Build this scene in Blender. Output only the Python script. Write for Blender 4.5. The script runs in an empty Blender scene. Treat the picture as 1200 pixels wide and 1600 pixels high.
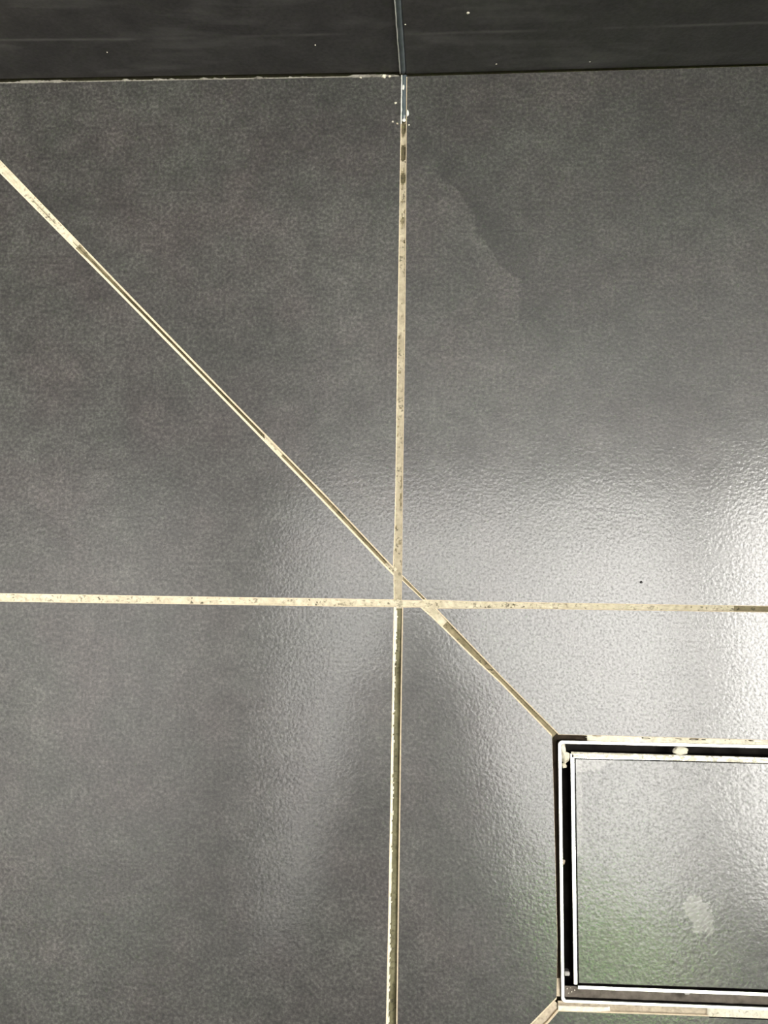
import bpy, bmesh, math, random
from mathutils import Vector, Matrix, noise

S = bpy.context.scene
COL = S.collection
MM = 0.001

# ------------------------------------------------------------------ camera
cam_d = bpy.data.cameras.new('camera')
cam = bpy.data.objects.new('camera', cam_d)
COL.objects.link(cam)
cam.location = (0.027582, -0.007909, 0.599514)
cam.rotation_mode = 'XYZ'
cam.rotation_euler = (0.109018, 0.059733, 0.014684)
cam_d.sensor_fit = 'VERTICAL'
cam_d.sensor_height = 36.0
cam_d.lens = 36.0 * 1500 / 1600
cam_d.clip_start = 0.004
S.camera = cam

# ------------------------------------------------------------------ sky
world = bpy.data.worlds.new('overcast_sky')
S.world = world
world.use_nodes = True
wn = world.node_tree.nodes
wl = world.node_tree.links
wn.clear()
w_out = wn.new('ShaderNodeOutputWorld')
w_bg = wn.new('ShaderNodeBackground')
w_sky = wn.new('ShaderNodeTexSky')
w_sky.sky_type = 'HOSEK_WILKIE'
w_sky.turbidity = 9.0
w_sky.ground_albedo = 0.3
w_sky.sun_direction = Vector((0.545, 0.03, 0.84)).normalized()
w_hsv = wn.new('ShaderNodeHueSaturation')
w_hsv.inputs['Saturation'].default_value = 0.05
wl.new(w_sky.outputs[0], w_hsv.inputs['Color'])
w_warm = wn.new('ShaderNodeMix')
w_warm.data_type, w_warm.blend_type = 'RGBA', 'MULTIPLY'
w_warm.inputs[0].default_value = 1.0
w_warm.inputs[7].default_value = (1.0, 0.972, 0.925, 1)
wl.new(w_hsv.outputs[0], w_warm.inputs[6])
wl.new(w_warm.outputs[2], w_bg.inputs['Color'])
w_bg.inputs['Strength'].default_value = 51.0
wl.new(w_bg.outputs[0], w_out.inputs['Surface'])

# openings of the room: roof opening (x0, x1, y0, y1) and the window in the right wall (y0, y1, z0, z1)
OX0, OX1, OY0, OY1 = -0.42, 0.75, -1.12, 0.34
WY0, WY1, WZ0, WZ1 = -0.66, 0.345, 1.10, 2.245
# portals in the openings only guide the sampling of the sky
def portal(loc, rot, sx, sy):
    pd = bpy.data.lights.new('sky_portal', 'AREA')
    pd.shape = 'RECTANGLE'
    pd.size, pd.size_y = sx, sy
    pd.cycles.is_portal = True
    po = bpy.data.objects.new('sky_portal', pd)
    COL.objects.link(po)
    po.location, po.rotation_euler = loc, rot
portal(((OX0 + OX1) / 2, (OY0 + OY1) / 2, 2.25), (0, 0, 0), OX1 - OX0, OY1 - OY0)
portal((0.80, (WY0 + WY1) / 2, (WZ0 + WZ1) / 2), (0, math.pi / 2, 0), WZ1 - WZ0, WY1 - WY0)

S.view_settings.view_transform = 'Standard'
S.view_settings.look = 'None'
S.view_settings.gamma = 1.0
S.view_settings.use_curve_mapping = False
S.view_settings.exposure = 0.0
S.cycles.denoising_prefilter = 'NONE'

# ------------------------------------------------------------------ helpers
def link(o, parent=None):
    COL.objects.link(o)
    if parent is not None:
        o.parent = parent
    return o

def mesh_obj(name, verts, faces, mats, parent=None, fmat=None, smooth=False):
    me = bpy.data.meshes.new(name)
    me.from_pydata(verts, [], faces)
    for m in (mats if isinstance(mats, (list, tuple)) else [mats]):
        me.materials.append(m)
    if fmat:
        for p, k in zip(me.polygons, fmat):
            p.material_index = k
    if smooth:
        for p in me.polygons:
            p.use_smooth = True
    me.update()
    return link(bpy.data.objects.new(name, me), parent)

def bm_obj(name, bm, mats, parent=None, smooth=False):
    me = bpy.data.meshes.new(name)
    bmesh.ops.recalc_face_normals(bm, faces=bm.faces)
    bm.to_mesh(me)
    bm.free()
    for m in (mats if isinstance(mats, (list, tuple)) else [mats]):
        me.materials.append(m)
    if smooth:
        for p in me.polygons:
            p.use_smooth = True
    return link(bpy.data.objects.new(name, me), parent)

def empty(name, loc=(0, 0, 0)):
    o = bpy.data.objects.new(name, None)
    o.empty_display_size = 0.02
    o.location = loc
    return link(o)

def tag(o, label, cat, group=None):
    o['label'] = label
    o['category'] = cat
    if group:
        o['group'] = group
    return o

def struct(o):
    o['kind'] = 'structure'
    return o

def add_box(bm, x0, x1, y0, y1, z0, z1, mat=0):
    v = [bm.verts.new(p) for p in ((x0, y0, z0), (x1, y0, z0), (x1, y1, z0), (x0, y1, z0),
                                   (x0, y0, z1), (x1, y0, z1), (x1, y1, z1), (x0, y1, z1))]
    for f in ((3, 2, 1, 0), (4, 5, 6, 7), (0, 1, 5, 4), (1, 2, 6, 5), (2, 3, 7, 6), (3, 0, 4, 7)):
        bm.faces.new([v[i] for i in f]).material_index = mat

def box_obj(name, x0, x1, y0, y1, z0, z1, mat, parent=None):
    bm = bmesh.new()
    add_box(bm, x0, x1, y0, y1, z0, z1)
    return bm_obj(name, bm, mat, parent)

def fbm(x, y=0.0, z=0.0, octv=3):
    s, a = 0.0, 1.0
    for i in range(octv):
        s += a * noise.noise(Vector((x, y, z)))
        x, y, z, a = x * 2.1 + 3.1, y * 2.1 + 1.7, z * 2.1 + 5.3, a * 0.5
    return s

# ------------------------------------------------------------------ materials
class NT:
    """small wrapper for building node materials"""
    def __init__(self, name):
        self.m = bpy.data.materials.new(name)
        self.m.use_nodes = True
        self.t = self.m.node_tree
        self.t.nodes.clear()
        self.out = self.n('ShaderNodeOutputMaterial')
        self.p = self.n('ShaderNodeBsdfPrincipled')
        self.l(self.p.outputs[0], self.out.inputs['Surface'])
        tc = self.n('ShaderNodeNewGeometry')
        self.pos = tc.outputs['Position']
    def n(self, kind, **kw):
        nd = self.t.nodes.new(kind)
        for k, v in kw.items():
            setattr(nd, k, v)
        return nd
    def l(self, a, b):
        self.t.links.new(a, b)
    def noise(self, scale, detail=2.0, rough=0.5, off=(0, 0, 0), dist=0.0, stretch=(1, 1, 1)):
        mp = self.n('ShaderNodeMapping')
        mp.inputs['Location'].default_value = off
        mp.inputs['Scale'].default_value = stretch
        self.l(self.pos, mp.inputs['Vector'])
        nz = self.n('ShaderNodeTexNoise')
        nz.inputs['Scale'].default_value = scale
        nz.inputs['Detail'].default_value = detail
        nz.inputs['Roughness'].default_value = rough
        nz.inputs['Distortion'].default_value = dist
        self.l(mp.outputs[0], nz.inputs['Vector'])
        return nz.outputs['Fac']
    def ramp(self, fac, stops):
        r = self.n('ShaderNodeValToRGB')
        el = r.color_ramp.elements
        while len(el) < len(stops):
            el.new(0.5)
        for e, (p, c) in zip(el, stops):
            e.position = p
            e.color = (c, c, c, 1) if isinstance(c, (int, float)) else (*c, 1)
        self.l(fac, r.inputs['Fac'])
        return r.outputs['Color']
    def math(self, op, a, b=None, c=None, clamp=False):
        nd = self.n('ShaderNodeMath', operation=op, use_clamp=clamp)
        for i, v in enumerate((a, b, c)):
            if v is None:
                continue
            if isinstance(v, (int, float)):
                nd.inputs[i].default_value = v
            else:
                self.l(v, nd.inputs[i])
        return nd.outputs[0]
    def mix(self, fac, a, b, mode='MIX'):
        nd = self.n('ShaderNodeMix', data_type='RGBA', blend_type=mode)
        for i, v in ((0, fac), (6, a), (7, b)):
            if isinstance(v, (int, float)):
                nd.inputs[i].default_value = v if i == 0 else (v, v, v, 1)
            elif isinstance(v, tuple):
                nd.inputs[i].default_value = (*v, 1)
            else:
                self.l(v, nd.inputs[i])
        return nd.outputs[2]
    def bump(self, h, dist, strength=1.0, normal=None):
        b = self.n('ShaderNodeBump')
        b.inputs['Strength'].default_value = strength
        b.inputs['Distance'].default_value = dist
        self.l(h, b.inputs['Height'])
        if normal is not None:
            self.l(normal, b.inputs['Normal'])
        return b.outputs[0]
    def set(self, **kw):
        for k, v in kw.items():
            s = self.p.inputs[k.replace('_', ' ')]
            if isinstance(v, tuple):
                s.default_value = (*v, 1)
            elif isinstance(v, (int, float)):
                s.default_value = v
            else:
                self.l(v, s)
        return self

def smooth_step(nt, x, a, b):
    mr = nt.n('ShaderNodeMapRange', interpolation_type='SMOOTHSTEP')
    nt.l(x, mr.inputs['Value'])
    mr.inputs['From Min'].default_value = a
    mr.inputs['From Max'].default_value = b
    return mr.outputs['Result']

def slate_glaze(name, seed=0.0, patch=None, bump_d=0.000068):
    """charcoal stone-look porcelain with an orange-peel satin glaze"""
    t = NT(name)
    o = (seed, seed * 0.7, 0)
    big = t.noise(9.0, 4, 0.55, o)
    mid = t.noise(60.0, 4, 0.6, o, 0.4)
    fine = t.noise(480.0, 3, 0.7, o)
    base = t.ramp(big, [(0.3, (0.027, 0.0258, 0.0238)), (0.5, (0.034, 0.0325, 0.030)), (0.70, (0.045, 0.043, 0.0395))])
    c = t.mix(1.0, base, t.ramp(mid, [(0.27, 0.72), (0.5, 1.0), (0.74, 1.36)]), 'MULTIPLY')
    c = t.mix(1.0, c, t.ramp(fine, [(0.31, 0.36), (0.5, 0.95), (0.69, 1.95)]), 'MULTIPLY')
    # faint warm and cool clouds of the print
    tint = t.noise(22.0, 3, 0.5, (seed + 3, 1, 0))
    c = t.mix(1.0, c, t.ramp(tint, [(0.35, (0.97, 1.02, 0.97)), (0.5, (1, 1, 0.985)), (0.66, (1.05, 0.98, 0.99))]), 'MULTIPLY')
    if patch is not None:
        c = patch(t, c)
    # rare pale mineral flecks
    fl = t.noise(260.0, 1, 0.5, (seed + 9, 4, 0))
    c = t.mix(t.ramp(fl, [(0.80, 0.0), (0.86, 0.5)]), c, (0.22, 0.21, 0.2))
    peel = t.noise(500.0, 1.5, 0.45, o)
    pits = t.noise(700.0, 2, 0.55, (seed + 2, 8, 0))
    soft = t.noise(150.0, 2, 0.5, o)
    wave = t.noise(14.0, 1, 0.5, o)
    hgt = t.math('ADD', t.math('MULTIPLY', peel, 1.0), t.math('MULTIPLY', soft, 0.6))
    n = t.bump(hgt, bump_d)
    n = t.bump(wave, 0.0004, 1.0, n)
    rough = t.math('MULTIPLY_ADD', mid, 0.05, 0.135)
    t.set(Base_Color=c, Roughness=0.47, Normal=n, Coat_Weight=t.ramp(pits, [(0.32, 0.42), (0.5, 0.85), (0.64, 1.0)]), Coat_Roughness=rough, Coat_Normal=n)
    t.p.inputs['IOR'].default_value = 1.5
    t.p.inputs['Specular IOR Level'].default_value = 0.42
    t.p.inputs['Coat IOR'].default_value = 1.5
    return t.m

def print_boundary(t, c):
    """the edge of a lighter cloud in the stone print (right hand tile)"""
    sep = t.n('ShaderNodeSeparateXYZ')
    t.l(t.pos, sep.inputs[0])
    fc = t.n('ShaderNodeFloatCurve')
    yv = t.n('ShaderNodeMapRange')
    t.l(sep.outputs['Y'], yv.inputs['Value'])
    yv.inputs['From Min'].default_value = 0.16
    yv.inputs['From Max'].default_value = 0.30
    t.l(yv.outputs[0], fc.inputs['Value'])
    pts = [(0.160, 0.078), (0.1896, 0.0762), (0.205, 0.0755), (0.2082, 0.0750), (0.2172, 0.0628), (0.2257, 0.0595),
           (0.2387, 0.0484), (0.2538, 0.0450), (0.2669, 0.0371), (0.2744, 0.0254), (0.29, 0.02)]
    cu = fc.mapping.curves[0]
    cu.points[0].location = (0.0, pts[0][1] * 10)
    cu.points[1].location = (1.0, 0.15)
    for y, x in pts[1:]:
        cu.points.new((y - 0.16) / 0.14, x * 10)
    for p in cu.points:
        p.handle_type = 'VECTOR'
    fc.mapping.update()
    edge = t.math('MULTIPLY', fc.outputs[0], 0.1)
    wob = t.math('MULTIPLY_ADD', t.noise(160.0, 3, 0.6), 0.010, -0.005)
    d = t.math('SUBTRACT', t.math('ADD', sep.outputs['X'], wob), edge)
    on = t.math('MULTIPLY', smooth_step(t, sep.outputs['Y'], 0.165, 0.2), smooth_step(t, sep.outputs['Y'], 0.30, 0.27))
    dark = t.math('MULTIPLY', smooth_step(t, d, -0.0006, 0.0006), smooth_step(t, d, 0.030, 0.0))
    pale = t.math('MULTIPLY', smooth_step(t, d, 0.0006, -0.0006), smooth_step(t, d, -0.04, 0.0))
    k = t.math('ADD', 1.0, t.math('MULTIPLY', on, t.math('SUBTRACT', t.math('MULTIPLY', pale, 0.34), t.math('MULTIPLY', dark, 0.30))))
    return t.mix(1.0, c, k, 'MULTIPLY')

def blot(cx, cy, rx, ry, ang, amount):
    def f(t, c):
        mp = t.n('ShaderNodeMapping', vector_type='TEXTURE')
        mp.inputs['Location'].default_value = (cx, cy, 0)
        mp.inputs['Rotation'].default_value = (0, 0, ang)
        mp.inputs['Scale'].default_value = (rx, ry, 1.0)
        t.l(t.pos, mp.inputs['Vector'])
        ln = t.n('ShaderNodeVectorMath', operation='LENGTH')
        t.l(mp.outputs[0], ln.inputs[0])
        r = t.math('ADD', ln.outputs['Value'], t.math('MULTIPLY_ADD', t.noise(170.0, 4, 0.6, (5, 2, 0)), 1.6, -0.8))
        return t.mix(t.math('MULTIPLY', smooth_step(t, r, 1.05, 0.85), amount), c, (0.30, 0.29, 0.27))
    return f

def lid_marks(t, c):
    c = blot(0.1815, -0.1815, 0.0075, 0.0135, 0.45, 0.34)(t, c)
    c = blot(0.114, -0.0945, 0.018, 0.0055, 0.15, 0.30)(t, c)
    c = blot(0.1105, -0.115, 0.0025, 0.035, 0.0, 0.22)(t, c)
    return c

def grout_mat(name, pale, deep, mould=0.5, seed=0.0):
    t = NT(name)
    a = t.noise(330.0, 4, 0.6, (seed, 0, 0))
    b = t.noise(70.0, 3, 0.6, (seed + 4, 2, 0))
    c = t.mix(t.ramp(b, [(0.3, 0.0), (0.7, 1.0)]), deep, pale)
    c = t.mix(1.0, c, t.ramp(a, [(0.25, 0.7), (0.55, 1.0), (0.8, 1.15)]), 'MULTIPLY')
    sp = t.noise(520.0, 2, 0.5, (seed + 7, 3, 0))
    lo = t.noise(45.0, 2, 0.5, (seed + 2, 9, 0))
    spot = t.math('MULTIPLY', t.ramp(sp, [(0.575, 0.0), (0.65, 1.0)]), t.ramp(lo, [(0.38, 0.15), (0.62, 1.0)]))
    c = t.mix(t.math('MULTIPLY', spot, mould), c, (0.035, 0.032, 0.02))
    n = t.bump(a, 0.00035)
    t.set(Base_Color=c, Roughness=0.85, Normal=n)
    t.p.inputs['Specular IOR Level'].default_value = 0.25
    return t.m

def plain(name, col, rough=0.6, metal=0.0, spec=0.5, var=0.25, scale=180.0, bump=0.0):
    t = NT(name)
    nz = t.noise(scale, 4, 0.6)
    c = t.mix(1.0, col, t.ramp(nz, [(0.25, 1.0 - var), (0.5, 1.0), (0.8, 1.0 + var)]), 'MULTIPLY')
    t.set(Base_Color=c, Roughness=rough, Metallic=metal)
    t.p.inputs['Specular IOR Level'].default_value = spec
    if bump:
        t.set(Normal=t.bump(nz, bump))
    return t.m

M = {}
M['body'] = plain('tile_biscuit', (0.60, 0.50, 0.36), 0.8, spec=0.3, var=0.18, scale=500, bump=0.0002)
for k in range(4):
    M['slate%d' % k] = slate_glaze('slate_glaze_%d' % k, 1.3 * k + 0.4)
M['slate_right'] = slate_glaze('slate_glaze_clouded', 7.7, print_boundary)
M['slate_lid'] = slate_glaze('slate_glaze_cover', 11.2, lid_marks)
M['grout'] = grout_mat('cream_grout', (0.54, 0.49, 0.37), (0.42, 0.37, 0.265), 0.9, 0.0)
M['grout_worn'] = grout_mat('worn_grout', (0.40, 0.35, 0.255), (0.29, 0.25, 0.17), 0.95, 1.5)
M['grout_deep'] = grout_mat('deep_dark_grout', (0.115, 0.098, 0.055), (0.05, 0.042, 0.022), 0.9, 5.0)  # darker grout for the deepest holes and the diagonal's slit
M['grout_olive'] = grout_mat('olive_shaded_grout', (0.155, 0.145, 0.085), (0.085, 0.078, 0.042), 0.9, 7.0)  # shade in the lower joint's channel is put into this grout colour
M['slot'] = plain('dark_slot_fill', (0.035, 0.026, 0.018), 0.95, spec=0.1, var=0.5)  # very dark fill for the open slots beside the drain frame
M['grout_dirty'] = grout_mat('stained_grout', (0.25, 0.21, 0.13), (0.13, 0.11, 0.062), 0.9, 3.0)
M['mortar'] = grout_mat('pale_mortar', (0.74, 0.71, 0.60), (0.62, 0.57, 0.44), 0.45, 6.0)
M['mortar_tan'] = grout_mat('tan_mortar', (0.50, 0.43, 0.33), (0.36, 0.30, 0.22), 0.3, 8.0)
M['bed'] = plain('grout_bed', (0.10, 0.09, 0.06), 0.95, spec=0.1)

# brushed stainless steel
t = NT('stainless_steel')
br = t.noise(900.0, 2, 0.5, stretch=(0.15, 1, 1))
t.set(Base_Color=(0.80, 0.79, 0.76), Metallic=1.0, Roughness=t.math('MULTIPLY_ADD', br, 0.15, 0.28))
M['steel'] = t.m
t = NT('shaded_steel')  # shade of the drain gap put into the steel's colour
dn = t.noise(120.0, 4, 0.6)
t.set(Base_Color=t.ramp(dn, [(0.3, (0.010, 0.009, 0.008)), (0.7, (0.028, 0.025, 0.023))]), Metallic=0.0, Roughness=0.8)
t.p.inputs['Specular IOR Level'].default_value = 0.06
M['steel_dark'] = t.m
M['silt'] = plain('grey_brown_silt', (0.125, 0.108, 0.09), 0.9, spec=0.2, var=0.4, scale=160, bump=0.0004)

# translucent silicone
t = NT('clear_silicone')
sn = t.noise(140.0, 3, 0.5)
t.set(Base_Color=t.ramp(sn, [(0.3, (0.07, 0.09, 0.098)), (0.7, (0.115, 0.14, 0.148))]), Roughness=0.28)
t.p.inputs['Transmission Weight'].default_value = 0.25
t.p.inputs['IOR'].default_value = 1.41
M['silicone'] = t.m
M['white_silicone'] = plain('white_sealant_edge', (0.66, 0.66, 0.60), 0.5, var=0.15)

# dark wall tile: matt, with pale lime smears
def wall_glaze(name, seed):
    t = NT(name)
    o = (seed, seed, seed)
    mid = t.noise(45.0, 4, 0.6, o)
    fine = t.noise(380.0, 3, 0.6, o)
    c = t.ramp(mid, [(0.3, (0.031, 0.029, 0.029)), (0.7, (0.050, 0.047, 0.046))])
    c = t.mix(1.0, c, t.ramp(fine, [(0.25, 0.7), (0.5, 1.0), (0.8, 1.35)]), 'MULTIPLY')
    sm = t.noise(30.0, 3, 0.6, o, 0.3, (0.35, 1, 1.6))
    c = t.mix(t.ramp(sm, [(0.52, 0.0), (0.74, 0.34)]), c, (0.17, 0.165, 0.16))
    # a thin horizontal tide line of lime
    sep = t.n('ShaderNodeSeparateXYZ')
    t.l(t.pos, sep.inputs[0])
    zz = t.math('ABSOLUTE', t.math('SUBTRACT', sep.outputs['Z'], t.math('MULTIPLY_ADD', t.noise(8.0, 1, 0.5, o), 0.006, 0.041)))
    ln = t.math('MULTIPLY', smooth_step(t, zz, 0.0022, 0.0), t.ramp(t.noise(14.0, 3, 0.6, (seed + 4, 0, 0)), [(0.45, 0.0), (0.7, 0.35)]))
    c = t.mix(ln, c, (0.26, 0.25, 0.24))
    n = t.bump(t.math('ADD', fine, t.noise(120.0, 2, 0.5, o)), 0.00012)
    t.set(Base_Color=c, Roughness=0.42, Normal=n)
    t.p.inputs['Specular IOR Level'].default_value = 0.35
    return t.m
M['wall0'] = wall_glaze('dark_wall_glaze_0', 2.0)
M['wall1'] = wall_glaze('dark_wall_glaze_1', 5.0)
M['plaster'] = plain('white_plaster', (0.78, 0.77, 0.74), 0.9, spec=0.2, var=0.04, scale=30)
M['wall_plain'] = plain('dark_wall_tiling', (0.055, 0.053, 0.052), 0.4, spec=0.4, var=0.25, scale=20)
M['trim'] = plain('painted_timber', (0.7, 0.69, 0.66), 0.5, var=0.05, scale=40)

# ------------------------------------------------------------------ floor
bm = bmesh.new()                      # bedding slab, with a hole for the drain body
for a in ((-0.60, 0.099, -1.95, 0.36), (0.250, 0.75, -1.95, 0.36), (0.099, 0.250, -1.95, -0.2325), (0.099, 0.250, -0.0815, 0.36)):
    add_box(bm, a[0], a[1], a[2], a[3], -0.045, -0.008)
add_box(bm, 0.099, 0.250, -0.2325, -0.0815, -0.045, -0.026)
floor = struct(bm_obj('floor', bm, M['bed']))

def line_off(p, q, d):
    """edge p->q moved outward (to the right of the direction of travel) by d"""
    dx, dy = q[0] - p[0], q[1] - p[1]
    L = math.hypot(dx, dy)
    nx, ny = dy / L, -dx / L
    return (p[0] + nx * d, p[1] + ny * d), (dx / L, dy / L)

def cross_lines(a, b):
    (px, py), (ux, uy) = a
    (qx, qy), (vx, vy) = b
    den = ux * vy - uy * vx
    if abs(den) < 1e-4:
        return (qx, qy)
    s = ((qx - px) * vy - (qy - py) * vx) / den
    return (px + ux * s, py + uy * s)

def offset_poly(poly, d):
    n = len(poly)
    ls = [line_off(poly[i], poly[(i + 1) % n], d[i]) for i in range(n)]
    return [cross_lines(ls[i - 1], ls[i]) for i in range(n)]

def tile(name, poly, cham, mat, parent, z=0.0, thick=8.0, body=None):
    """poly: glazed outline in mm, anticlockwise; cham: bevel width of each edge in mm"""
    n = len(poly)
    if isinstance(cham, (int, float)):
        cham = [cham] * n
    low = offset_poly(poly, cham)
    zc = [-0.55 * max(cham[i - 1], cham[i]) for i in range(n)]
    vs = [(x * MM, y * MM, z * MM) for x, y in poly]
    vs += [(x * MM, y * MM, (z + zc[i]) * MM) for i, (x, y) in enumerate(low)]
    vs += [(x * MM, y * MM, (z - thick) * MM) for x, y in low]
    fs = [list(range(n))]
    fm = [0]
    for i in range(n):
        j = (i + 1) % n
        fs.append([i + n, j + n, j, i]); fm.append(1)
        fs.append([i + 2 * n, j + 2 * n, j + n, i + n]); fm.append(1)
    fs.append([i + 2 * n for i in reversed(range(n))]); fm.append(1)
    return mesh_obj(name, vs, fs, [mat, body or M['body']], parent, fm)

# seen tiles (outlines measured in mm, origin at the crossing of the two joints)
tile('floor_tile', [(-3.2, 23.3), (-2.5, 49.2), (-2.3, 73.5), (-2.3, 173.0), (-2.0, 318.0), (-1.9, 347.2), (-325.0, 348.0),
                    (-271.5, 293.4), (-188.6, 209.4), (-109.4, 130.2), (-47.1, 68.6)],
     [0.4] * 5 + [0.05, 0.8, 1.1, 1.2, 1.0, 0.8], M['slate0'], floor, 0.0)
tile('floor_tile', [(-2.4, 2.6), (-2.7, 17.4), (-14.4, 29.0), (-49.9, 65.3), (-109.2, 124.3), (-188.3, 202.7), (-270.9, 284.0),
                    (-335.0, 348.0), (-598.0, 348.0), (-598.0, 3.2), (-254.4, 3.1), (-129.9, 2.7)],
     [0.4, 1.0, 1.1, 1.3, 1.4, 1.3, 1.1, 0.4, 0.4, 0.4, 0.4, 0.4], M['slate1'], floor, 0.1)
tile('floor_tile', [(2.7, 16.8 + 1.2), (18.3, 2.7), (47.2, 2.1), (148.9, 1.8), (225.7, 1.8), (330.0, 2.0), (597.0, 269.0), (597.0, 350.0),
                    (235.7, 349.4), (1.8, 347.0), (1.9, 317.8), (2.5, 224.0), (2.7, 173.0), (2.5, 73.6)],
     [0.5] + [0.35] * 5 + [0.4, 0.05, 0.05] + [0.4] * 5, M['slate_right'], floor, 0.0)
tile('floor_tile', [(2.7, 2.2), (15.9, 2.2), (2.7, 14.4)], [0.3, 0.5, 0.3], M['slate2'], floor, -0.1)
tile('floor_tile', [(-2.3, -2.2), (-32.4, -2.3), (-129.7, -2.2), (-254.1, -2.3), (-598.0, -2.6), (-598.0, -660.0), (-434.0 - 8, -770.0),
                    (-340.0, -665.0), (-3.9, -334.0), (-3.6, -248.7), (-3.1, -190.0), (-2.7, -100.0)],
     [0.35] * 4 + [0.4] * 4 + [0.9, 0.9, 0.8, 0.6], M['slate3'], floor, 0.0)
tile('floor_tile', [(3.6, -2.4), (3.4, -53.6), (3.4, -130.0), (3.3, -204.8), (3.2, -325.0), (97.0, -230.0), (97.6, -197.8),
                    (95.9, -116.4), (95.0, -79.0), (63.2, -47.2), (47.7, -33.3), (21.5, -8.3), (14.2, -2.2)],
     [0.7, 0.8, 0.8, 0.8, 0.9, 0.12, 0.12, 0.12, 0.8, 0.8, 0.8, 0.8, 0.4], M['slate2'], floor, 0.0)
tile('floor_tile', [(24.5, -2.8), (54.4, -33.0), (65.4, -44.2), (99.6, -77.6), (147.7, -77.8), (246.0, -78.4), (254.0, -78.4), (328.0, -2.4),
                    (225.6, -2.2), (70.9, -2.1)],
     [0.7, 0.7, 0.7, 0.3, 0.3, 0.3, 0.4, 0.35, 0.35, 0.35], M['slate1'], floor, 0.05)
tile('floor_tile', [(98.3, -237.9), (92.5, -244.5), (3.0, -334.0), (3.0, -597.0), (347.0, -597.0), (347.0, -333.0), (252.0, -237.2), (145.4, -237.6)],
     [1.0, 1.0, 0.6, 0.5, 0.5, 0.6, 0.7, 0.7], M['slate0'], floor, 0.0)
# the rest of the floor, beyond the photograph's edges
for poly in ([(-4.0, -342.0), (-330.0, -668.0), (-330.0, -760.0), (-4.0, -760.0)],
             [(334.0, 2.0), (747.0, 2.0), (747.0, 346.0), (603.0, 346.0), (603.0, 268.0)],
             [(332.0, -2.4), (256.0, -78.5), (255.0, -236.0), (348.0, -328.0), (747.0, -328.0), (747.0, -2.4)],
             [(353.0, -332.0), (747.0, -332.0), (747.0, -760.0), (353.0, -760.0)],
             [(3.0, -601.0), (347.0, -601.0), (347.0, -760.0), (3.0, -760.0)],
             [(-598.0, -774.0), (-598.0, -1360.0), (-4.0, -1360.0), (-4.0, -774.0)],
             [(2.0, -774.0), (2.0, -1360.0), (747.0, -1360.0), (747.0, -774.0)],
             [(-598.0, -1366.0), (-598.0, -1945.0), (-4.0, -1945.0), (-4.0, -1366.0)],
             [(2.0, -1366.0), (2.0, -1945.0), (747.0, -1945.0), (747.0, -1366.0)]):
    a = sum(poly[i][0] * poly[(i + 1) % len(poly)][1] - poly[(i + 1) % len(poly)][0] * poly[i][1] for i in range(len(poly)))
    tile('floor_tile', poly if a > 0 else poly[::-1], 0.4, M['slate%d' % random.Random(len(poly)).randrange(4)], floor, 0.0)

# ------------------------------------------------------------------ grout joints
def grout_strip(name, pts, half, height, mat, parent, step=1.2, cols=13, seed=0.0, mats=None, mfun=None):
    """a joint along a polyline (mm); height(s, t, seed) in mm, s along, t in -1..1 across"""
    cum = [0.0]
    for a, b in zip(pts, pts[1:]):
        cum.append(cum[-1] + math.hypot(b[0] - a[0], b[1] - a[1]))
    L = cum[-1]
    n = max(2, int(L / step))
    vs, fs, fm = [], [], []
    for i in range(n + 1):
        s = L * i / n
        k = max(j for j in range(len(pts) - 1) if cum[j] <= s + 1e-9)
        u = (s - cum[k]) / (cum[k + 1] - cum[k])
        ax, ay = pts[k]; bx, by = pts[k + 1]
        x, y = ax + (bx - ax) * u, ay + (by - ay) * u
        l = math.hypot(bx - ax, by - ay)
        nx, ny = (by - ay) / l, -(bx - ax) / l          # to the right of travel
        h = half(s) if callable(half) else half
        for c in range(cols):
            tt = -1 + 2 * c / (cols - 1)
            vs.append(((x + nx * h * tt) * MM, (y + ny * h * tt) * MM, height(s, tt, seed) * MM))
    for i in range(n):
        for c in range(cols - 1):
            a = i * cols + c
            fs.append([a, a + 1, a + cols + 1, a + cols])
            fm.append(mfun(L * i / n, -1 + 2 * (c + 0.5) / (cols - 1)) if mfun else 0)
    o = mesh_obj(name, vs, fs, mats or [mat], parent, fm if mfun else None, smooth=True)
    # normals must look up
    if o.data.polygons[0].normal.z < 0:
        o.data.flip_normals()
    return o

def clamp01(x):
    return max(0.0, min(1.0, x))

def ss(x, a, b):
    x = clamp01((x - a) / (b - a))
    return x * x * (3 - 2 * x)

def h_full(depth=0.35, rough=0.22, pits=1.1):
    def f(s, t, seed):
        h = -depth - 0.45 * (1 - t * t) * 0.6
        h += rough * fbm(s * 0.35, t * 1.3, seed) * 0.8
        p = fbm(s * 0.22 + 40, t * 1.6, seed + 9, 2)
        h -= pits * ss(p, 0.28, 0.62)
        return min(h, -0.08)
    return f

# upper part of the joint that runs towards the wall (s runs from the wall down)
def h_vu(s, t, seed):
    h = h_full(0.3, 0.25, 0.9)(s, t, seed)
    worn = 1 - ss(s, 20, 130)
    h -= worn * 1.5 * ss(fbm(s * 0.11, 2.2, 5.0, 2) + 0.35 - abs(t - 0.1) * 0.7, -0.15, 0.3)
    return h
grout_strip('grout_joint', [(-0.1, 318.5), (0.05, 173.0), (0.0, 73.0), (0.1, 2.0)], 3.2, h_vu, None, floor, seed=1.0, mats=[M['grout_worn'], M['grout_deep'], M['grout_dirty']], mfun=lambda s, t: (1 if h_vu(s, t, 1.0) < -1.85 else 2) if h_vu(s, t, 1.0) < -1.25 else 0)

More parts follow.
